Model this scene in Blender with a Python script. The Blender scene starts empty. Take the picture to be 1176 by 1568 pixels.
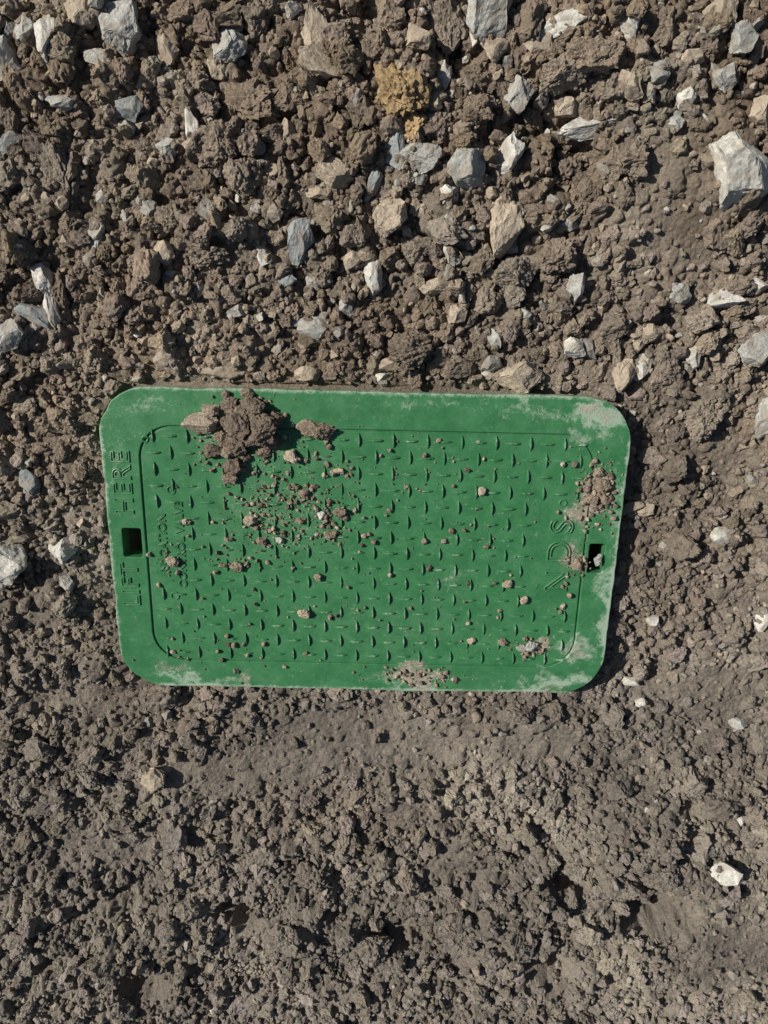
import bpy, bmesh, math, random, time
import numpy as np
from mathutils import Vector, noise as mnoise
T0=time.time()
rng=np.random.default_rng(7); random.seed(7)
sc=bpy.context.scene
# ------------------------------------------------------------ camera
TH=math.radians(18.0); D=0.71; F=1180.0
CAM=np.array([0.0, D*math.sin(TH), D*math.cos(TH)])
cd=bpy.data.cameras.new("camera"); cam=bpy.data.objects.new("camera",cd); sc.collection.objects.link(cam)
cam.location=CAM; cam.rotation_euler=(-TH,0,0)
cd.sensor_fit='VERTICAL'; cd.sensor_height=36; cd.lens=36*F/1568; cd.clip_start=0.01; cd.clip_end=500
sc.camera=cam
def survey(u,v,z=0.0):
    """measured photo position -> position in metres on the level plane z"""
    x=(u-588)/F; y=-(v-784)/F
    yy=y*math.cos(TH)-math.sin(TH); zz=-y*math.sin(TH)-math.cos(TH)
    t=(z-CAM[2])/zz
    return np.array([CAM[0]+x*t, CAM[1]+yy*t])
def scale_at(u,v):
    a=survey(u-5,v); b=survey(u+5,v); return np.linalg.norm(b-a)/10
# ------------------------------------------------------------ lid placement
ZT=0.021
Lp=survey(168,835,ZT); Rp=survey(946,842,ZT); Tp=survey(565,600,ZT); Bp=survey(565,1056,ZT)
ang=math.atan2(Rp[1]-Lp[1],Rp[0]-Lp[0])-0.013
LW=np.linalg.norm(Rp-Lp)/2; LH=np.linalg.norm(Tp-Bp)/2
ex=np.array([math.cos(ang),math.sin(ang)]); ey=np.array([-math.sin(ang),math.cos(ang)])
LC=ex*np.dot((Lp+Rp)/2,ex)+ey*np.dot((Tp+Bp)/2,ey)
def lid_local(x,y):
    dx=x-LC[0]; dy=y-LC[1]
    return dx*ex[0]+dy*ex[1], dx*ey[0]+dy*ey[1]
def lp(u,v):
    p=survey(u,v,ZT); return lid_local(p[0],p[1])
# ------------------------------------------------------------ noise helpers
def vnoise(X,Y,freq,seed):
    r=np.random.default_rng(seed).random((256,256)).astype(np.float32)
    x=X*freq+1000.5; y=Y*freq+1000.5
    xi=np.floor(x).astype(np.int64); yi=np.floor(y).astype(np.int64)
    fx=(x-xi); fy=(y-yi); fx=fx*fx*(3-2*fx); fy=fy*fy*(3-2*fy)
    a=r[xi%256,yi%256]; b=r[(xi+1)%256,yi%256]; c=r[xi%256,(yi+1)%256]; d=r[(xi+1)%256,(yi+1)%256]
    return ((a*(1-fx)+b*fx)*(1-fy)+(c*(1-fx)+d*fx)*fy)*2-1
def fbm(X,Y,freq,seed,octv=4,g=0.5):
    s=0;a=1;n=0
    for o in range(octv):
        ca,sa=math.cos(o*1.1),math.sin(o*1.1)
        s=s+a*vnoise(X*ca-Y*sa,X*sa+Y*ca,freq*2.03**o,seed+o); n+=a; a*=g
    return s/n
# ------------------------------------------------------------ smooth (compacted) patches and hollows
smooth=[(600,1135,200,65),(350,1185,115,45),(1090,1060,105,80),(1010,285,95,95),(1050,390,60,50),(700,1310,70,40),
 (150,1300,90,40),(130,1070,85,45),(1130,1450,115,110),(1100,700,45,50),(610,1240,50,35),(330,215,35,30),(620,470,50,40),(330,390,40,30),(1120,910,50,30),(480,1120,70,35),(60,950,40,30),(850,1130,70,30),(960,1160,45,25)]
hollows=[(975,1030,60,50,.014),(600,1420,40,30,.014),(1130,1310,30,25,.008),
 (560,20,40,60,.018),(880,270,40,60,.016),(830,200,50,60,.016),(100,440,50,60,.008),(290,590,80,25,.006),(520,1480,40,30,.014),(990,690,25,80,.006),(700,70,30,60,.016),(860,1340,30,30,.012),(90,1190,40,20,.008),(560,1090,50,14,.006),
 (1060,1260,30,20,.010),(680,1500,40,22,.014),(420,1500,30,24,.014),(130,1390,30,24,.012),(190,1060,34,16,.008)]
pits=[(1005,1400,56,34,.036),(838,1488,46,34,.032),(365,1393,30,22,.024),(212,1512,44,32,.030),(300,1470,22,18,.020),(600,1440,30,20,.018),(880,1350,26,20,.014),(75,1470,26,20,.016),(520,1395,24,16,.014),(1050,1235,22,14,.010),(700,1470,24,18,.016),(185,1380,24,16,.012)]
mounds=[(600,160,130,110,.012),(1010,280,130,120,.016),(860,70,120,70,.012),(760,300,120,80,.006),(970,1290,80,60,.024),(1080,1350,60,40,.012),(700,1180,160,60,.006),(480,1430,90,60,.012),(750,1400,90,70,.014),(250,1430,90,50,.010),(100,1440,90,60,.008)]
def blobs(X,Y,lst,p=1.3):
    out=np.zeros(np.shape(X))
    for b in lst:
        c=survey(b[0],b[1]); s=scale_at(b[0],b[1]); rx,ry=b[2]*s,b[3]*s
        d=((X-c[0])/rx)**2+((Y-c[1])/ry)**2
        out+= np.exp(-np.minimum(d,20)**p)*(b[4] if len(b)>4 else 1)
    return out
def looseness(X,Y):
    s=blobs(X,Y,smooth)+0.5*fbm(X,Y,20,50,4)
    return np.clip(1.08-1.02*s,0.10,1)
def low(X,Y):
    return 0.007*fbm(X,Y,4.5,11,3)
def lid_sd(X,Y):
    lx,ly=lid_local(X,Y); r=0.042
    qx=np.abs(lx)-(LW-r); qy=np.abs(ly)-(LH-r)
    return np.hypot(np.maximum(qx,0),np.maximum(qy,0))+np.minimum(np.maximum(qx,qy),0)-r
# ------------------------------------------------------------ ground height field
X0,X1,Y0,Y1=-0.58,0.58,-0.74,0.50; ST=0.0011
xs=np.arange(X0,X1,ST); ys=np.arange(Y0,Y1,ST)
XX,YY=np.meshgrid(xs,ys,indexing='ij')
L=looseness(XX,YY)
wx=XX+.012*fbm(XX,YY,45,91,3); wy=YY+.012*fbm(XX,YY,45,95,3)
PIT=blobs(wx,wy,pits,2.6)
H=low(XX,YY)+blobs(wx,wy,mounds)-blobs(wx,wy,hollows)-PIT
bot=np.clip((-.28-YY)/.1,0,1)
H+=(0.0070+.004*bot)*fbm(XX,YY,28,21,5,.6)*(0.4+L*.9)
warp=fbm(XX,YY,260,31,3).astype(np.float32)
warp2=fbm(XX,YY,90,33,2).astype(np.float32)
add=np.zeros_like(H)
def stamp(n,rmin,rmax,hf,pw,lthr):
    px=rng.uniform(X0+.02,X1-.02,n); py=rng.uniform(Y0+.02,Y1-.02,n)
    rr=rmin*(rmax/rmin)**(rng.random(n)**pw)
    for x,y,r in zip(px,py,rr):
        i=int((x-X0)/ST); j=int((y-Y0)/ST)
        l=L[i,j]
        if random.random()>l+lthr: continue
        k=int(r*1.5/ST)+2
        i0,i1,j0,j1=max(i-k,0),min(i+k,len(xs)),max(j-k,0),min(j+k,len(ys))
        dx=xs[i0:i1,None]-x; dy=ys[None,j0:j1]-y
        a=random.uniform(0,3.14); q=random.uniform(.6,1.0)
        ca,sa=math.cos(a),math.sin(a)
        e1=np.abs(dx*ca+dy*sa); e2=np.abs(-dx*sa+dy*ca)/q
        d=(0.55*np.sqrt(e1**2+e2**2)+0.45*np.maximum(np.maximum(e1,e2),(e1+e2)*.75))/r
        d=d*(1+0.30*warp2[i0:i1,j0:j1]+0.25*warp[i0:i1,j0:j1])
        tl=1+ (dx*random.uniform(-.5,.5)+dy*random.uniform(-.5,.5))/r
        dome=np.clip(1-d*d*d,0,1)**.6*r*hf*(0.4+0.6*l)*np.clip(tl,.2,2)
        add[i0:i1,j0:j1]=np.maximum(add[i0:i1,j0:j1],dome)
stamp(1500,.008,.018,.7,1.5,.05)
stamp(15000,.0025,.008,.9,1.4,.14)
stamp(12000,.0018,.0035,.9,1.0,.4)
H+=add*(1-.7*np.clip(PIT/.015,0,1))
H+=0.0013*warp*(0.6+0.8*L)+0.0008*fbm(XX,YY,480,41,2)*(0.7+.6*L)
sd=lid_sd(XX,YY)
k=np.clip((sd-0.004)/0.05,0,1)
H=H*(0.35+0.65*k)-0.001*(1-k)
inside=np.clip((-sd-.004)/0.010,0,1)
H=np.where(sd<0.003,np.minimum(H,-0.003-0.022*inside),H)
ed=np.minimum(np.minimum(XX-X0,X1-XX),np.minimum(YY-Y0,Y1-YY)); we=np.clip(ed/0.04,0,1)
H=H*we+low(XX,YY)*(1-we)
def at(A,x,y):
    i=np.clip(((x-X0)/ST).astype(int),0,len(xs)-1); j=np.clip(((y-Y0)/ST).astype(int),0,len(ys)-1)
    return A[i,j]
def hat(x,y): return at(H,x,y)
g=np.cumsum(0.0025*1.175**np.arange(56))
ax=np.concatenate([X0-g[::-1],xs,xs[-1]+g]); ay=np.concatenate([Y0-g[::-1],ys,ys[-1]+g]); n=len(g)
AX,AY=np.meshgrid(ax,ay,indexing='ij')
AH=low(AX,AY); AH[n:n+len(xs),n:n+len(ys)]=H
def build_mesh(name,V,Fc,k,col=None,flat=False):
    me=bpy.data.meshes.new(name)
    me.vertices.add(len(V)); me.vertices.foreach_set("co",np.ascontiguousarray(V,dtype=np.float32).ravel())
    nf=len(Fc); me.loops.add(nf*k); me.polygons.add(nf)
    me.loops.foreach_set("vertex_index",np.ascontiguousarray(Fc,dtype=np.int32).ravel())
    me.polygons.foreach_set("loop_start",np.arange(0,nf*k,k,dtype=np.int32))
    me.update(calc_edges=True)
    if flat: me.shade_flat()
    if col is not None:
        ca=me.color_attributes.new("Col",'FLOAT_COLOR','POINT')
        c=np.ones((len(V),4),dtype=np.float32); c[:,:3]=col; ca.data.foreach_set("color",c.ravel())
    return me
nx,ny=AX.shape
idx=np.arange(nx*ny).reshape(nx,ny)
Fq=np.stack([idx[:-1,:-1],idx[1:,:-1],idx[1:,1:],idx[:-1,1:]],-1).reshape(-1,4)
warm=np.array([.285,.218,.155]); grey=np.array([.250,.214,.174]); pale=np.array([.40,.345,.27])
def soil_col(x,y):
    t=np.clip(0.45+ y*1.5+0.5*fbm(x,y,7,61,3),0,1)[...,None]
    c=grey*(1-t)+warm*t
    p=np.clip(0.05+0.9*fbm(x,y,16,71,3)+0.15*(1-looseness(x,y)),0,0.7)[...,None]
    c=c*(1-p)+pale*p
    damp=np.clip(.5+1.3*fbm(x,y,10,77,3),0,1)[...,None]
    return c*(.80+.26*damp)
GC=soil_col(AX,AY)*(1+0.12*fbm(AX,AY,120,81,2)+.12*fbm(AX,AY,30,85,3))[...,None]
gm=build_mesh("ground",np.stack([AX,AY,AH],-1).reshape(-1,3),Fq,4,GC.reshape(-1,3))
ground=bpy.data.objects.new("ground",gm); sc.collection.objects.link(ground)
print("ground",time.time()-T0)
# ------------------------------------------------------------ materials
def newmat(name):
    m=bpy.data.materials.new(name); m.use_nodes=True; nt=m.node_tree
    return m,nt,nt.nodes["Principled BSDF"]
def N(nt,t,**kw):
    n=nt.nodes.new(t)
    for k_,v_ in kw.items(): setattr(n,k_,v_)
    return n
def noise_n(nt,vec,scale,detail=4,rough=.6):
    n=N(nt,'ShaderNodeTexNoise'); n.inputs['Scale'].default_value=scale; n.inputs['Detail'].default_value=detail; n.inputs['Roughness'].default_value=rough
    nt.links.new(vec,n.inputs['Vector']); return n.outputs['Fac']
def mrange(nt,val,a,b,c=0,d=1):
    n=N(nt,'ShaderNodeMapRange',interpolation_type='SMOOTHSTEP'); nt.links.new(val,n.inputs['Value'])
    for k_,v_ in zip(('From Min','From Max','To Min','To Max'),(a,b,c,d)): n.inputs[k_].default_value=v_
    return n.outputs['Result']
def math_n(nt,op,a,b=None,clamp=False):
    n=N(nt,'ShaderNodeMath',operation=op); n.use_clamp=clamp
    for i,v in enumerate((a,b)):
        if v is None: continue
        if isinstance(v,(int,float)): n.inputs[i].default_value=v
        else: nt.links.new(v,n.inputs[i])
    return n.outputs[0]
def mix_c(nt,fac,a,b,blend='MIX'):
    n=N(nt,'ShaderNodeMix',data_type='RGBA',blend_type=blend)
    for s,v in ((n.inputs[0],fac),(n.inputs[6],a),(n.inputs[7],b)):
        if isinstance(v,(int,float)): s.default_value=v
        elif isinstance(v,tuple): s.default_value=(*v,1)
        else: nt.links.new(v,s)
    return n.outputs[2]
def dirt_mat(name,bump,fine,dust,dist=.0014):
    m,nt,p=newmat(name)
    tc=N(nt,'ShaderNodeTexCoord'); vec=tc.outputs['Object']
    at_=N(nt,'ShaderNodeAttribute'); at_.attribute_name="Col"
    n1=noise_n(nt,vec,fine,5,.75)
    v=mrange(nt,n1,.22,.78,.58,1.42)
    cc=N(nt,'ShaderNodeCombineColor')
    for i in range(3): nt.links.new(v,cc.inputs[i])
    c=mix_c(nt,1.0,at_.outputs['Color'],cc.outputs[0],'MULTIPLY')
    if dust>0:
        n3=noise_n(nt,vec,90,3,.65); c=mix_c(nt,mrange(nt,n3,.46,.64,0,dust),c,(.30,.245,.18))
    nt.links.new(c,p.inputs['Base Color']); p.inputs['Roughness'].default_value=.95
    p.inputs['Specular IOR Level'].default_value=.15
    b=N(nt,'ShaderNodeBump'); b.inputs['Strength'].default_value=bump; b.inputs['Distance'].default_value=dist
    nt.links.new(n1,b.inputs['Height']); nt.links.new(b.outputs[0],p.inputs['Normal'])
    return m
m_ground=dirt_mat("soil",1.0,400,0,.0034); m_clod=dirt_mat("soil_clod",.9,500,0,.0020); m_stone=dirt_mat("stone",.7,360,.6,.0014)
gm.materials.append(m_ground)
# ------------------------------------------------------------ rocks
def ico(sub):
    bm=bmesh.new(); bmesh.ops.create_icosphere(bm,subdivisions=sub,radius=1)
    V=np.array([v.co[:] for v in bm.verts]); Fa=np.array([[v.index for v in f.verts] for f in bm.faces]); bm.free(); return V,Fa
ICO={s:ico(s) for s in (1,2,3,4,5)}
def rot3(r):
    q=r.normal(size=4); q/=np.linalg.norm(q); w,x,y,z=q
    return np.array([[1-2*(y*y+z*z),2*(x*y-z*w),2*(x*z+y*w)],[2*(x*y+z*w),1-2*(x*x+z*z),2*(y*z-x*w)],[2*(x*z-y*w),2*(y*z+x*w),1-2*(x*x+y*y)]])
def cuts(V,r,n,a,b):
    N_=[]
    while len(N_)<n:
        v=r.normal(size=3); v/=np.linalg.norm(v)
        if all(v@q<.78 for q in N_) or r.random()<.05: N_.append(v)
    for v in N_:
        d=r.uniform(a,b); t=V@v-d; V=V-np.clip(t,0,None)[:,None]*v
    return V
def variant(sub,kind,seed):
    r=np.random.default_rng(seed); U=ICO[sub][0]; V=U.copy(); off=Vector(r.uniform(-50,50,3))
    if kind=='stone':
        V=cuts(V,r,int(r.integers(10,16)),.45,.77)
        if sub>=3:
            ns=np.array([mnoise.noise(Vector(v)*2+off)*.14+mnoise.noise(Vector(v)*6+off)*.06+(mnoise.noise(Vector(v)*16+off)*.035 if sub>3 else 0) for v in U])
            V=V*(1+ns)[:,None]
    else:
        V=cuts(V,r,int(r.integers(6,10)),.55,.88)
        ns=np.array([mnoise.noise(Vector(v)*1.5+off)*.22+mnoise.noise(Vector(v)*3.4+off)*.20+mnoise.noise(Vector(v)*7+off)*(.15 if sub>2 else .08)+(mnoise.noise(Vector(v)*15+off)*.10+(mnoise.noise(Vector(v)*30+off)*.06 if sub>4 else 0) if sub>3 else 0) for v in U])
        V=V*(1+ns)[:,None]
    V=V@rot3(r).T
    V=V-(V.max(0)+V.min(0))/2; V=V/((V.max(0)-V.min(0))/2)
    return V
def assemble(name,groups,mat,flat=True):
    Vs,Fs,Cs=[],[],[]; o=0
    for V,Fa,C in groups:
        Vs.append(V); Fs.append(Fa+o); Cs.append(C); o+=len(V)
    me=build_mesh(name,np.concatenate(Vs),np.concatenate(Fs),3,np.concatenate(Cs),flat)
    me.materials.append(mat); ob=bpy.data.objects.new(name,me); sc.collection.objects.link(ob); return ob
def scatter(kind,sub,P,R,C,nvar,seed,flatk=(.55,1)):
    r=np.random.default_rng(seed); out=[]; vs=[variant(sub,kind,seed*100+i) for i in range(nvar)]
    which=r.integers(0,nvar,len(P)); Fa=ICO[sub][1]
    for k_ in range(nvar):
        ids=np.where(which==k_)[0]
        if len(ids)==0: continue
        n_=len(ids); S=np.stack([r.uniform(.75,1.3,n_),r.uniform(.6,1.,n_),r.uniform(flatk[0],flatk[1],n_)],-1)*R[ids,None]
        q=r.normal(size=(n_,4)); q/=np.linalg.norm(q,axis=1)[:,None]; w,x,y,z=q.T
        M=np.stack([np.stack([1-2*(y*y+z*z),2*(x*y-z*w),2*(x*z+y*w)],-1),np.stack([2*(x*y+z*w),1-2*(x*x+z*z),2*(y*z-x*w)],-1),np.stack([2*(x*z-y*w),2*(y*z+x*w),1-2*(x*x+y*y)],-1)],1)
        V=np.einsum('nij,nvj->nvi',M,vs[k_][None]*S[:,None,:])+P[ids][:,None,:]
        nv=V.shape[1]
        Fx=(Fa[None]+(np.arange(n_)*nv)[:,None,None]).reshape(-1,3)
        out.append((V.reshape(-1,3),Fx,np.repeat(C[ids],nv,axis=0)))
    return out
PAL={'g':(.41,.395,.35),'w':(.60,.57,.495),'b':(.28,.29,.275),'t':(.44,.36,.265),'o':(.44,.31,.165),'s':(.30,.235,.17),'d':(.20,.155,.115)}
hero=[(190,47,55,66,10,'g'),(80,70,36,58,10,'w'),(5,88,34,60,0,'w'),(153,90,44,27,-15,'w'),(40,45,34,28,20,'g'),(14,45,20,20,0,'g'),(100,158,46,22,5,'g'),(197,165,42,34,-10,'b'),
(223,125,28,28,0,'t'),(293,190,22,42,15,'w'),(480,50,42,68,5,'t'),(502,98,76,42,-8,'t'),(350,70,54,44,20,'g'),(335,107,34,26,0,'t'),(535,138,58,48,0,'s'),(685,28,58,90,8,'s'),
(745,18,62,84,-12,'g'),(760,76,42,36,10,'t'),(856,42,64,28,28,'w'),(965,36,36,52,10,'w'),(677,115,26,36,-10,'w'),(795,142,46,54,15,'g'),(612,140,78,84,30,'o'),(632,190,64,56,0,'o'),
(606,218,36,74,10,'b'),(645,242,56,42,15,'g'),(905,192,96,34,14,'w'),(777,240,34,62,-25,'w'),(712,260,56,60,5,'g'),(685,300,32,36,0,'w'),(770,347,50,84,-14,'t'),(1130,258,84,96,20,'w'),
(1150,332,34,84,-20,'s'),(572,285,20,48,-25,'b'),(507,327,22,15,0,'w'),(596,336,50,52,0,'t'),(551,352,32,42,10,'s'),(460,371,38,62,-10,'b'),(403,392,22,34,10,'w'),(571,425,26,48,0,'w'),
(690,388,20,38,30,'w'),(415,262,42,22,10,'t'),(480,502,46,32,0,'g'),(456,487,14,32,-30,'b'),(150,376,18,26,0,'g'),(66,430,30,54,15,'w'),(48,480,60,26,-20,'b'),(76,474,22,56,12,'w'),
(20,512,42,42,0,'g'),(325,325,34,24,-40,'g'),(880,440,26,38,0,'g'),(1060,547,24,34,10,'w'),(1107,456,52,30,10,'w'),(1080,490,36,44,0,'t'),(1040,450,30,30,0,'g'),(985,562,20,42,-15,'w'),
(958,575,36,48,-20,'t'),(880,532,32,30,0,'w'),(1020,567,48,58,0,'s'),(745,462,46,42,0,'s'),(630,540,68,58,0,'s'),(1107,818,44,24,-5,'w'),(97,842,42,40,0,'w'),(14,860,66,72,0,'w'),
(46,735,28,40,0,'b'),(1168,950,30,34,0,'w'),(238,1190,38,36,20,'t'),(1106,1330,42,36,20,'w'),(970,1050,22,14,0,'w'),(983,1076,16,12,0,'w'),(1000,117,48,36,15,'g'),(1110,122,36,36,0,'g'),
(1050,150,32,30,0,'w'),(900,85,88,52,0,'s'),(860,115,70,50,10,'s'),(725,172,56,46,0,'s'),(728,122,50,40,0,'s'),(210,270,36,32,0,'s'),(385,155,84,50,-10,'s'),(330,222,70,62,0,'s'),
(512,265,52,44,10,'t'),(490,290,40,30,0,'t'),(1160,532,56,50,0,'g'),(1130,440,56,34,0,'s'),(795,577,68,46,0,'t'),(255,388,28,34,0,'t'),(318,388,64,44,0,'s'),(960,250,60,56,0,'s'),(790,420,64,50,10,'s'),
(1100,640,16,12,0,'w'),(600,560,40,20,0,'t'),(130,20,46,40,0,'t'),(280,20,40,30,0,'s'),(440,150,40,36,0,'s'),(1075,185,30,14,-30,'w'),(1095,355,40,50,0,'s'),(590,300,40,26,0,'s'),
(855,390,60,50,0,'s'),(690,340,44,30,0,'g'),(640,380,46,34,0,'s'),(1020,40,40,50,0,'s'),(935,135,40,34,0,'s'),(85,255,44,80,20,'s'),(70,235,16,46,20,'b'),(150,230,44,34,0,'d'),(15,270,44,40,0,'s'),
(355,40,30,24,0,'t'),(420,60,36,32,0,'s'),(600,20,40,50,0,'s'),(640,60,34,34,0,'t'),(825,15,50,30,0,'s'),(1140,60,44,40,0,'g'),(1100,20,50,40,0,'t'),(1060,90,36,26,0,'t'),(755,520,22,30,0,'g'),
(700,480,26,26,0,'t'),(530,470,20,26,0,'g'),(440,430,26,20,0,'b'),(340,570,60,22,0,'t'),(470,572,36,22,0,'t'),(1080,640,60,70,0,'s'),(1168,640,30,60,0,'g'),(1160,440,36,24,0,'w'),(103,893,20,24,0,'g'),
(75,560,30,26,0,'s'),(220,520,24,22,0,'t'),(40,620,34,26,0,'s'),(1000,950,20,16,0,'w'),(1040,830,50,44,0,'s'),(990,780,26,18,0,'t'),(1130,1110,26,20,0,'g'),(410,1300,44,34,0,'s'),(570,1450,60,52,0,'s'),
(950,1345,64,50,0,'s'),(1010,1330,60,46,10,'s'),(890,1330,54,46,0,'s'),(795,1440,56,50,0,'s'),(760,1370,54,46,0,'s'),(480,1340,60,50,0,'s'),(300,1390,52,44,0,'s'),(165,1470,54,46,0,'s'),(440,1420,60,50,0,'s'),
(700,1430,56,46,0,'s'),(900,1420,40,34,0,'s'),(1100,1230,52,42,0,'s'),(950,1200,50,42,0,'s'),(1060,1190,42,36,0,'s'),(250,1065,50,40,0,'s'),(790,1095,40,34,0,'s'),(520,1060,36,28,0,'s'),(1165,1130,40,50,0,'s'),(60,1150,46,40,0,'s'),(820,70,40,34,0,'t'),(1075,1290,50,44,0,'s'),
(255,75,34,40,10,'t'),(300,130,40,34,0,'s'),(570,75,40,44,0,'s'),(440,200,36,30,0,'t'),(255,225,30,26,0,'g'),(870,160,34,30,0,'t'),(1030,190,30,26,0,'g'),(1165,170,36,50,0,'t'),(820,330,40,30,0,'s'),(870,340,30,26,0,'g'),(660,440,34,26,0,'t'),(540,400,26,26,0,'t'),(940,500,44,36,0,'s'),(1000,510,30,26,0,'t'),(905,600,30,20,0,'t'),(700,560,46,34,0,'s'),(25,380,30,24,0,'w'),(110,340,34,30,0,'s'),(215,440,40,34,0,'s'),(350,450,40,30,0,'s')]
gs,gc=[],[]
for i,(u,v,w,h,a,c) in enumerate(hero):
    s=scale_at(u,v); f_=1.12; rx,ry=w*s/2*f_,h*s/2*f_; p=survey(u,v,0.006)
    if lid_sd(p[0],p[1])<0.3*min(rx,ry)+.002: continue
    rz=min(rx,ry)*random.uniform(.8,.98)
    kind='clod' if c in 'sdo' else 'stone'; sub=5 if w*h>2200 else 4
    V=variant(sub,kind,1900+i)*np.array([rx,ry,rz])
    al=math.radians(a); ca,sa=math.cos(al),math.sin(al)
    tx=random.uniform(-.2,.2)
    V=V@np.array([[ca,sa,0],[-sa,ca,0],[0,0,1]])
    V[:,2]+=V[:,0]*tx
    z=float(hat(np.array([p[0]]),np.array([p[1]]))[0])
    V+=np.array([p[0],p[1],z*0.6+.001+rz*(.38 if kind=='stone' else .26)])
    base=np.array(PAL[c])*random.uniform(.85,1.05)
    if c in 'sd': base=soil_col(np.array([p[0]]),np.array([p[1]]))[0]*random.uniform(.9,1.08)
    col=np.repeat(base[None],len(V),0)
    (gs if kind=='stone' else gc).append((V,ICO[sub][1],col))
print("hero",time.time()-T0)
def field(n,loose_pow,keepmin,margin=.06):
    x=rng.uniform(X0+.03,X1-.03,n); y=rng.uniform(Y0+.03,Y1-.03,n)
    ok=np.abs(x)<0.29+(0.41-y)*.158+margin
    far=(rng.random(n)<.2)
    pr=np.maximum(looseness(x,y)**loose_pow,keepmin)*(1-.9*np.clip(at(PIT,x,y)/.012,0,1))
    ok=(ok|far)&(rng.random(n)<pr)
    return x[ok],y[ok]
def place(n,rmin,rmax,pw,lpw,keep,sink,kind,sub,nvar,seed,topbias=None,colf=None):
    x,y=field(n,lpw,keep)
    if topbias is not None:
        m=rng.random(len(x))<topbias(x,y); x,y=x[m],y[m]
    r=rmin*(rmax/rmin)**(rng.random(len(x))**pw)
    m=lid_sd(x,y)>r*.8; x,y,r=x[m],y[m],r[m]
    z=hat(x,y)+r*sink
    C=colf(x,y,r)
    return scatter(kind,sub,np.stack([x,y,z],-1),r,C,nvar,seed)
def col_clod(x,y,r):
    return soil_col(x,y)*rng.uniform(.76,1.20,len(x))[:,None]*np.stack([np.ones(len(x)),rng.uniform(.97,1.03,len(x)),rng.uniform(.92,1.08,len(x))],-1)
pal=np.array([PAL[c] for c in 'gwbtgttst'])
def col_stone(x,y,r):
    i=rng.integers(0,len(pal),len(x)); c=pal[i]*rng.uniform(.75,1.08,len(x))[:,None]
    t=rng.uniform(.08,.8,len(x))[:,None]
    return c*(1-t)+soil_col(x,y)*t
top=lambda x,y: np.clip(.35+ (y+.1)*1.7,.11,1)
gc+=place(31000,.0014,.0034,1.0,.9,.18,.25,'clod',2,30,3,None,col_clod)
gc+=place(9800,.0034,.0075,1.3,1.3,.05,.2,'clod',3,26,4,None,col_clod)
gc+=place(1500,.0075,.0155,1.3,1.7,.02,.12,'clod',4,24,5,lambda x,y:np.clip(.55+(y+.1)*1.0,.5,1),col_clod)
gs+=place(6500,.0013,.0032,1.0,.6,.25,.3,'stone',2,30,6,lambda x,y:top(x,y)*.8,col_stone)
gs+=place(3000,.0032,.0065,1.5,.8,.06,.25,'stone',3,26,7,top,col_stone)
gs+=place(400,.0065,.0115,1.6,.8,.05,.2,'stone',4,20,8,lambda x,y:top(x,y)**2.2,col_stone)
assemble("soil_clods",gc,m_clod); assemble("gravel",gs,m_stone)
print("scatter",time.time()-T0)
# ------------------------------------------------------------ lid
root=bpy.data.objects.new("valve_box_lid",None); sc.collection.objects.link(root)
root.location=(LC[0],LC[1],0); root.rotation_euler=(0,0,ang)
def rrect(x0,x1,y0,y1,r,seg=14):
    pts=[]
    for cx,cy,a0 in ((x1-r,y1-r,0),(x0+r,y1-r,90),(x0+r,y0+r,180),(x1-r,y0+r,270)):
        for i in range(seg+1):
            a=math.radians(a0+90*i/seg); pts.append((cx+r*math.cos(a),cy+r*math.sin(a)))
    return pts
def subdiv(pts,d=.012):
    out=[]
    for i in range(len(pts)):
        a=pts[i]; b=pts[(i+1)%len(pts)]; l=math.dist(a,b); n_=max(1,int(l/d))
        for k_ in range(n_): out.append((a[0]+(b[0]-a[0])*k_/n_,a[1]+(b[1]-a[1])*k_/n_))
    return out
def tomesh(name,cu,mat,z=0):
    ob=bpy.data.objects.new(name+"_c",cu); sc.collection.objects.link(ob)
    dg=bpy.context.evaluated_depsgraph_get(); me=bpy.data.meshes.new_from_object(ob.evaluated_get(dg))
    bpy.data.objects.remove(ob); o=bpy.data.objects.new(name,me); sc.collection.objects.link(o)
    me.materials.clear(); me.materials.append(mat); o.parent=root; o.location=(0,0,z); me.shade_flat(); return o
def plate(name,loops,z0,z1,bev,mat):
    cu=bpy.data.curves.new(name,'CURVE'); cu.dimensions='2D'; cu.fill_mode='BOTH'
    cu.extrude=(z1-z0)/2-bev; cu.bevel_depth=bev; cu.bevel_resolution=2; cu.offset=-bev
    for pts in loops:
        s=cu.splines.new('POLY'); s.points.add(len(pts)-1)
        for p_,q in zip(s.points,pts): p_.co=(q[0],q[1],0,1)
        s.use_cyclic_u=True
    return tomesh(name,cu,mat,(z0+z1)/2)
m_lid,nt,P=newmat("green_plastic")
geo=N(nt,'ShaderNodeNewGeometry')
mp=N(nt,'ShaderNodeMapping',vector_type='TEXTURE'); nt.links.new(geo.outputs['Position'],mp.inputs['Vector'])
mp.inputs['Location'].default_value=(LC[0],LC[1],0); mp.inputs['Rotation'].default_value=(0,0,ang); vec=mp.outputs[0]
sep=N(nt,'ShaderNodeSeparateXYZ'); nt.links.new(vec,sep.inputs[0])
nW=N(nt,'ShaderNodeTexNoise'); nW.inputs['Scale'].default_value=45; nW.inputs['Detail'].default_value=4; nt.links.new(vec,nW.inputs['Vector'])
wsub=N(nt,'ShaderNodeVectorMath',operation='SUBTRACT'); nt.links.new(nW.outputs['Color'],wsub.inputs[0]); wsub.inputs[1].default_value=(.5,.5,.5)
def warpv(a):
    n_=N(nt,'ShaderNodeVectorMath',operation='MULTIPLY_ADD'); nt.links.new(wsub.outputs[0],n_.inputs[0]); n_.inputs[1].default_value=(a,a,0); nt.links.new(vec,n_.inputs[2]); return n_
wsc=warpv(.06); wsm=warpv(.022)
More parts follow.
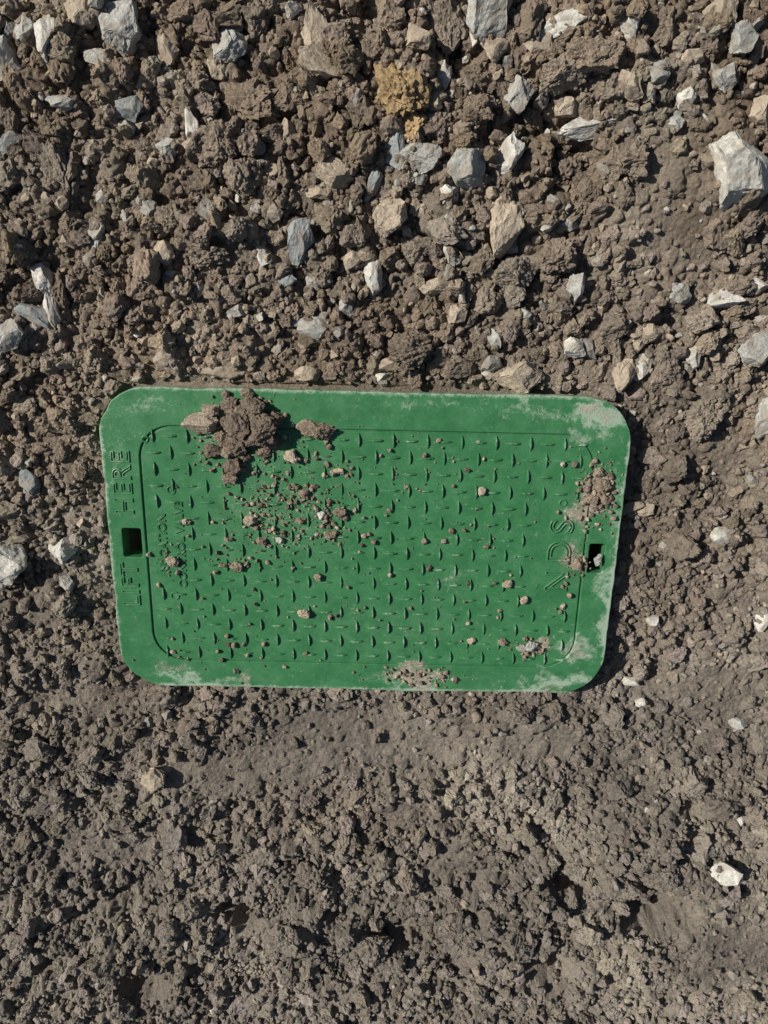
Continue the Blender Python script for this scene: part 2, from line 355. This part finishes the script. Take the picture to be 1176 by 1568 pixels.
def patch(u,v,ru,rv,amp):
    c=lp(u,v); s=scale_at(u,v)
    m=N(nt,'ShaderNodeMapping',vector_type='TEXTURE'); nt.links.new(wsc.outputs[0],m.inputs['Vector'])
    m.inputs['Location'].default_value=(c[0],c[1],ZT); m.inputs['Scale'].default_value=(ru*s,rv*s,.05)
    l=N(nt,'ShaderNodeVectorMath',operation='LENGTH'); nt.links.new(m.outputs[0],l.inputs[0])
    return mrange(nt,l.outputs['Value'],0,1.0,amp,0)
def addall(l):
    a=l[0]
    for b in l[1:]: a=math_n(nt,'ADD',a,b)
    return a
dustp=addall([patch(*a) for a in [(915,640,65,34,.24),(640,1035,90,24,.34),(912,755,45,60,.40),(810,992,55,18,.32),(810,1056,100,14,.26),(880,1000,45,30,.22),(425,790,170,130,.15),
 (370,660,140,80,.22),(690,890,40,40,.16),(890,860,50,50,.26),(260,1025,60,18,.20),(600,960,220,60,.10),(375,1040,60,14,.22),(490,700,60,30,.14),(880,790,30,50,.2)]])
wear=addall([patch(*a) for a in [(922,645,70,45,.28),(820,635,110,20,.13),(650,620,160,14,.10),(220,625,80,30,.13),(930,930,26,110,.22),(860,1045,120,22,.24),(640,1040,120,22,.16),(300,1040,120,18,.18),(875,1000,60,40,.22),(175,700,18,90,.10),(690,890,50,50,.14),(560,960,300,80,.06),(945,760,14,120,.14),(880,690,40,70,.08)]])
nA=noise_n(nt,vec,60,6,.7); nB=noise_n(nt,vec,260,5,.7); nC=noise_n(nt,vec,900,3,.7)
def streak(sx_,sy_,rot):
    r_=N(nt,'ShaderNodeMapping'); r_.inputs['Rotation'].default_value=(0,0,rot); nt.links.new(wsm.outputs[0],r_.inputs['Vector'])
    s_=N(nt,'ShaderNodeMapping'); s_.inputs['Scale'].default_value=(sx_,sy_,100); nt.links.new(r_.outputs[0],s_.inputs['Vector'])
    return noise_n(nt,s_.outputs[0],1.0,5,.7)
nS=streak(70,300,.35); nS2=streak(380,90,.7)
axx=math_n(nt,'SUBTRACT',math_n(nt,'ABSOLUTE',sep.outputs[0]),LW); ayy=math_n(nt,'SUBTRACT',math_n(nt,'ABSOLUTE',sep.outputs[1]),LH)
edge=math_n(nt,'MAXIMUM',axx,ayy); em=math_n(nt,'ADD',mrange(nt,edge,-.032,-.010,0,.05),mrange(nt,edge,-.005,-.0003,0,.16))
tips=mrange(nt,sep.outputs[2],ZT+.0006,ZT+.0018,0,.14)
comb=addall([math_n(nt,'MULTIPLY',nA,.3),math_n(nt,'MULTIPLY',nB,.35),math_n(nt,'MULTIPLY',nC,.35)])
total=math_n(nt,'ADD',comb,dustp)
dust=mrange(nt,total,.64,.78,0,.9)
film=mrange(nt,math_n(nt,'ADD',comb,math_n(nt,'MULTIPLY',dustp,.5)),.40,.72,.02,.30)
scuff=mrange(nt,addall([math_n(nt,'MULTIPLY',nS,.25),math_n(nt,'MULTIPLY',nB,.30),math_n(nt,'MULTIPLY',nC,.20),math_n(nt,'MULTIPLY',nS2,.25),em,wear,tips]),.60,.78,0,.75)
speck=mrange(nt,nB,.64,.69,0,.45)
vv=mrange(nt,nA,.3,.7,0,1)
c=mix_c(nt,vv,(.027,.145,.048),(.042,.196,.070))
c=mix_c(nt,film,c,(.18,.28,.17))
c=mix_c(nt,scuff,c,(.42,.50,.385))
c=mix_c(nt,speck,c,(.34,.36,.26))
dc=mix_c(nt,mrange(nt,nB,.46,.70,0,1),(.29,.235,.17),(.48,.44,.36))
c=mix_c(nt,dust,c,dc)
nt.links.new(c,P.inputs['Base Color'])
nt.links.new(mrange(nt,math_n(nt,'ADD',dust,film),0,.8,.38,.9),P.inputs['Roughness']); P.inputs['Specular IOR Level'].default_value=.5
b=N(nt,'ShaderNodeBump'); b.inputs['Strength'].default_value=.5; b.inputs['Distance'].default_value=.0006
nt.links.new(addall([math_n(nt,'MULTIPLY',nB,.6),math_n(nt,'MULTIPLY',nC,.5),dust]),b.inputs['Height']); nt.links.new(b.outputs[0],P.inputs['Normal'])
# plates
R=.042
sl0=lp(188,830); sl1=lp(217,830); sy0=lp(200,809)[1]; sy1=lp(200,853)[1]
sr0=lp(901,855); sr1=lp(925,855); ty0=lp(912,833)[1]; ty1=lp(912,878)[1]
def slot(x0,x1,y0,y1,g_): return rrect(x0-g_,x1+g_,y0-g_,y1+g_,.002,4)
slotL=slot(sl0[0],sl1[0],sy1,sy0,0); slotR=slot(sr0[0],sr1[0],ty1,ty0,0)
rimw=sl1[0]+LW+.0035
rimr=LW-sr0[0]+.0035
rt=.033; rb=.028
ix0,ix1,iy0,iy1=-LW+rimw,LW-rimr,-LH+rb,LH-rt
outer=subdiv(rrect(-LW,LW,-LH,LH,R),.003)
def worn(x,y):
    n1=mnoise.noise(Vector((x*60,y*60,1))); n2=mnoise.noise(Vector((x*160,y*160,5))); chip=max(0,mnoise.noise(Vector((x*45,y*45,9)))-.3)*.010
    bow=.0012*mnoise.noise(Vector((x*9,y*9,4)))
    l=math.hypot(x,y); k_=1-(.0007*n1+.0005*n2+chip*.35+bow)/l
    return (x*k_,y*k_)
outer=[worn(x,y) for x,y in outer]
base_o=rrect(-LW+.003,LW-.003,-LH+.003,LH-.003,R-.003)
plate("underside_flange",[base_o,slot(sl0[0],sl1[0],sy1,sy0,.0006),slot(sr0[0],sr1[0],ty1,ty0,.0006)],.001,ZT-.0017,.0005,m_lid)
plate("rim",[outer,rrect(ix0,ix1,iy0,iy1,.030),slotL,slotR],.0130,ZT,.0009,m_lid)
plate("tread_panel",[rrect(ix0+.0016,ix1-.0016,iy0+.0016,iy1-.0016,.0285)],.0155,ZT-.0003,.0006,m_lid)
# tread bars
bm=bmesh.new()
def bar(cx,cy,ln,wd,hh,a):
    ca,sa=math.cos(a),math.sin(a); prev=None; st_=[(-1,0,.0),(-.75,.6,.55),(-.3,1,1),(.3,1,1),(.75,.6,.55),(1,0,0)]
    z=ZT-.0005
    for t,wf,hf in st_:
        row=[]
        for s_,zz in ((-1,0),(-.35,1),(.35,1),(1,0)):
            x=t*ln/2; y=s_*max(wf,.08)*wd/2
            row.append(bm.verts.new((cx+x*ca-y*sa,cy+x*sa+y*ca,z+zz*hh*max(hf,.05))))
        if prev:
            for i in range(3): bm.faces.new((prev[i],row[i],row[i+1],prev[i+1]))
        prev=row
pitch=.0149
nxb=int((ix1-ix0-.018)/pitch); nyb=int((iy1-iy0-.014)/pitch)
mx=(ix0+ix1)/2; my=(iy0+iy1)/2
tA=lp(232,775); tB=lp(292,892); nA_=lp(832,772); nB_=lp(880,925)
for i in range(nxb+1):
    for j in range(nyb+1):
        x=mx+(i-nxb/2)*pitch; y=my+(j-nyb/2)*pitch
        if tA[0]-.004<x<tB[0]+.004 and tB[1]-.004<y<tA[1]+.004: continue
        if nA_[0]-.003<x<nB_[0]+.006 and nB_[1]-.003<y<nA_[1]+.003: continue
        ver=(i+j)%2==0; wr=.75+.45*(.5+mnoise.noise(Vector((x*18,y*18,3))))
        bar(x,y,.0140 if ver else .0142,.0022 if ver else .0026,.0025*wr,math.pi/2+.05 if ver else .04)
me=bpy.data.meshes.new("tread_bars"); bm.to_mesh(me); bm.free(); me.materials.append(m_lid); me.shade_flat()
o=bpy.data.objects.new("tread_bars",me); sc.collection.objects.link(o); o.parent=root
def text(name,body,u,v,size,bev=.0006,space=1.0):
    cu=bpy.data.curves.new(name,'FONT'); cu.body=body; cu.size=size; cu.align_x='CENTER'; cu.align_y='CENTER'; cu.space_character=space
    cu.fill_mode='NONE'; cu.bevel_depth=bev; cu.extrude=bev*.6
    o_=tomesh(name,cu,m_lid,0); c_=lp(u,v); o_.location=(c_[0],c_[1],ZT+.0001); o_.rotation_euler=(0,0,math.pi/2)
text("text_lift","LIFT",201,895,.022,.0007,1.1); text("text_here","HERE",189,740,.023,.0006,1.15)
text("text_irrigation","IRRIGATION",250,835,.0105,.0004,1.05); text("text_valve","CONTROL VALVE",277,835,.0100,.0004,1.05)
text("text_maker","NDS",857,852,.029,.0007,1.45)
def ring(u,v,r,name):
    cu=bpy.data.curves.new(name,'CURVE'); cu.dimensions='3D'; cu.bevel_depth=.0007
    s=cu.splines.new('POLY'); s.points.add(19); s.use_cyclic_u=True
    for i in range(20): s.points[i].co=(r*math.cos(i*math.pi/10),r*math.sin(i*math.pi/10),0,1)
    o_=tomesh(name,cu,m_lid,0); c_=lp(u,v); o_.location=(c_[0],c_[1],ZT)
ring(262,750,.0035,"boss_ring"); ring(268,912,.0035,"boss_ring_b"); ring(222,672,.0026,"pin_ring"); ring(862,770,.003,"boss_ring_c")
# ------------------------------------------------------------ dirt lying on the lid
ld=[]
def on_lid(u,v,w,h,c,kind,sub,seed,lift=.62):
    p=survey(u,v,ZT+.003); s=scale_at(u,v)*.97; rx,ry=w*s/2,h*s/2; rz=min(rx,ry)*.8
    V=variant(sub,kind,seed)*np.array([rx,ry,rz])+np.array([p[0],p[1],ZT+rz*lift])
    ld.append((V,ICO[sub][1],np.repeat(np.array(PAL[c])[None]*random.uniform(.85,1.1),len(V),0)))
for i,(u,v,w,h,c,k_) in enumerate([(402,655,46,46,'d','clod'),(366,648,38,40,'d','clod'),(388,620,38,28,'d','clod'),(352,622,28,26,'d','clod'),(362,682,34,30,'d','clod'),(308,648,54,30,'t','stone'),
  (322,630,26,20,'t','stone'),(328,690,32,22,'d','clod'),(340,672,24,22,'s','clod'),(357,714,30,26,'d','clod'),(352,732,24,16,'s','clod'),(485,658,54,30,'s','clod'),(468,652,28,18,'t','stone'),(447,699,24,20,'t','clod'),
  (422,640,24,22,'d','clod'),(412,678,30,20,'d','clod'),(384,668,26,26,'d','clod'),(372,628,22,22,'s','clod'),(392,640,24,22,'s','clod'),(348,692,20,20,'s','clod'),(378,602,20,14,'s','clod'),(345,604,14,12,'s','clod'),
  (405,694,20,16,'s','clod'),(375,700,16,14,'d','clod'),(345,648,18,18,'d','clod'),(520,785,24,20,'s','clod'),(492,790,15,15,'w','stone'),(465,757,20,16,'s','clod'),(383,798,26,20,'t','clod'),(362,868,22,20,'s','clod'),(264,860,24,20,'t','clod'),
  (465,940,24,18,'t','clod'),(777,895,18,16,'t','clod'),(803,920,15,16,'t','clod'),(815,990,26,20,'g','clod'),(800,994,22,14,'g','clod'),(738,753,14,16,'t','clod'),(722,983,16,12,'t','clod'),
  (922,742,34,24,'s','clod'),(905,765,24,18,'s','clod'),(918,725,18,16,'s','clod'),(928,765,18,18,'s','clod'),(885,865,18,24,'s','clod'),(915,858,14,22,'g','stone'),(285,800,16,14,'t','clod'),(518,722,20,12,'t','clod'),(458,798,16,12,'s','clod'),(400,830,18,16,'s','clod'),
  (428,828,16,12,'g','clod'),(505,820,22,16,'s','clod'),(486,885,14,14,'s','clod'),(650,830,10,12,'s','clod'),(680,830,10,10,'t','clod'),(770,984,16,14,'s','clod'),(862,930,10,12,'t','clod')]):
    big=i<25
    on_lid(u,v,w*(1.12 if big else .9),h*(1.12 if big else .9),c,k_,5 if w>40 else (4 if w>20 else 3),5000+i,.9 if i in(0,1,2,16) else (1.3 if i in (18,17) else .6))
cl=[(440,775,75,55,280),(380,700,60,40,90),(500,800,35,35,90),(420,820,70,25,60),(365,655,60,50,160),(350,860,35,20,30),(912,750,28,42,280),(640,1035,60,12,100),(810,990,25,12,60),(885,860,18,25,50),(500,800,240,150,130),(700,850,180,150,90),(350,1000,120,30,40),(520,720,30,12,25),(260,860,20,20,20)]
pu,pv=[],[]
for u,v,su,sv,n_ in cl:
    uni=su>=180
    a=rng.uniform(u-su,u+su,n_) if uni else rng.normal(u,su*.6,n_); b_=rng.uniform(v-sv,v+sv,n_) if uni else rng.normal(v,sv*.6,n_)
    pu+=list(a); pv+=list(b_)
pts=np.array([survey(a,b_,ZT) for a,b_ in zip(pu,pv)]); sdl=lid_sd(pts[:,0],pts[:,1]); pts=pts[sdl<-.004]
r=.0006*(.0030/.0006)**(rng.random(len(pts))**1.9)
C=np.array([PAL[c] for c in 'sstds'])[rng.integers(0,5,len(pts))]*rng.uniform(.8,1.1,len(pts))[:,None]
ld+=scatter('clod',2,np.concatenate([pts,(ZT+r*.5)[:,None]],1),r,C,20,12)
assemble("dirt_clods",ld,m_clod)
# ------------------------------------------------------------ light
EL=38; DIR=math.radians(-24)
w=bpy.data.worlds.new("World"); sc.world=w; w.use_nodes=True; wn=w.node_tree
sky=wn.nodes.new('ShaderNodeTexSky'); sky.sky_type='NISHITA'; sky.sun_disc=False; sky.sun_elevation=math.radians(EL)
sx,sy=-math.cos(DIR),-math.sin(DIR); sky.sun_rotation=math.atan2(sx,sy)
wn.links.new(sky.outputs[0],wn.nodes['Background'].inputs[0]); wn.nodes['Background'].inputs[1].default_value=.05
sl=bpy.data.lights.new("sun",'SUN'); sl.energy=5.0; sl.angle=math.radians(.5); sl.color=(1,.97,.915)
so=bpy.data.objects.new("sun",sl); sc.collection.objects.link(so); so.location=(-3,1,3)
d=Vector((math.cos(DIR)*math.cos(math.radians(EL)),math.sin(DIR)*math.cos(math.radians(EL)),-math.sin(math.radians(EL))))
so.rotation_euler=d.to_track_quat('-Z','Y').to_euler()
sc.view_settings.view_transform='Standard'; sc.view_settings.look='None'; sc.view_settings.exposure=0
print("done",time.time()-T0)
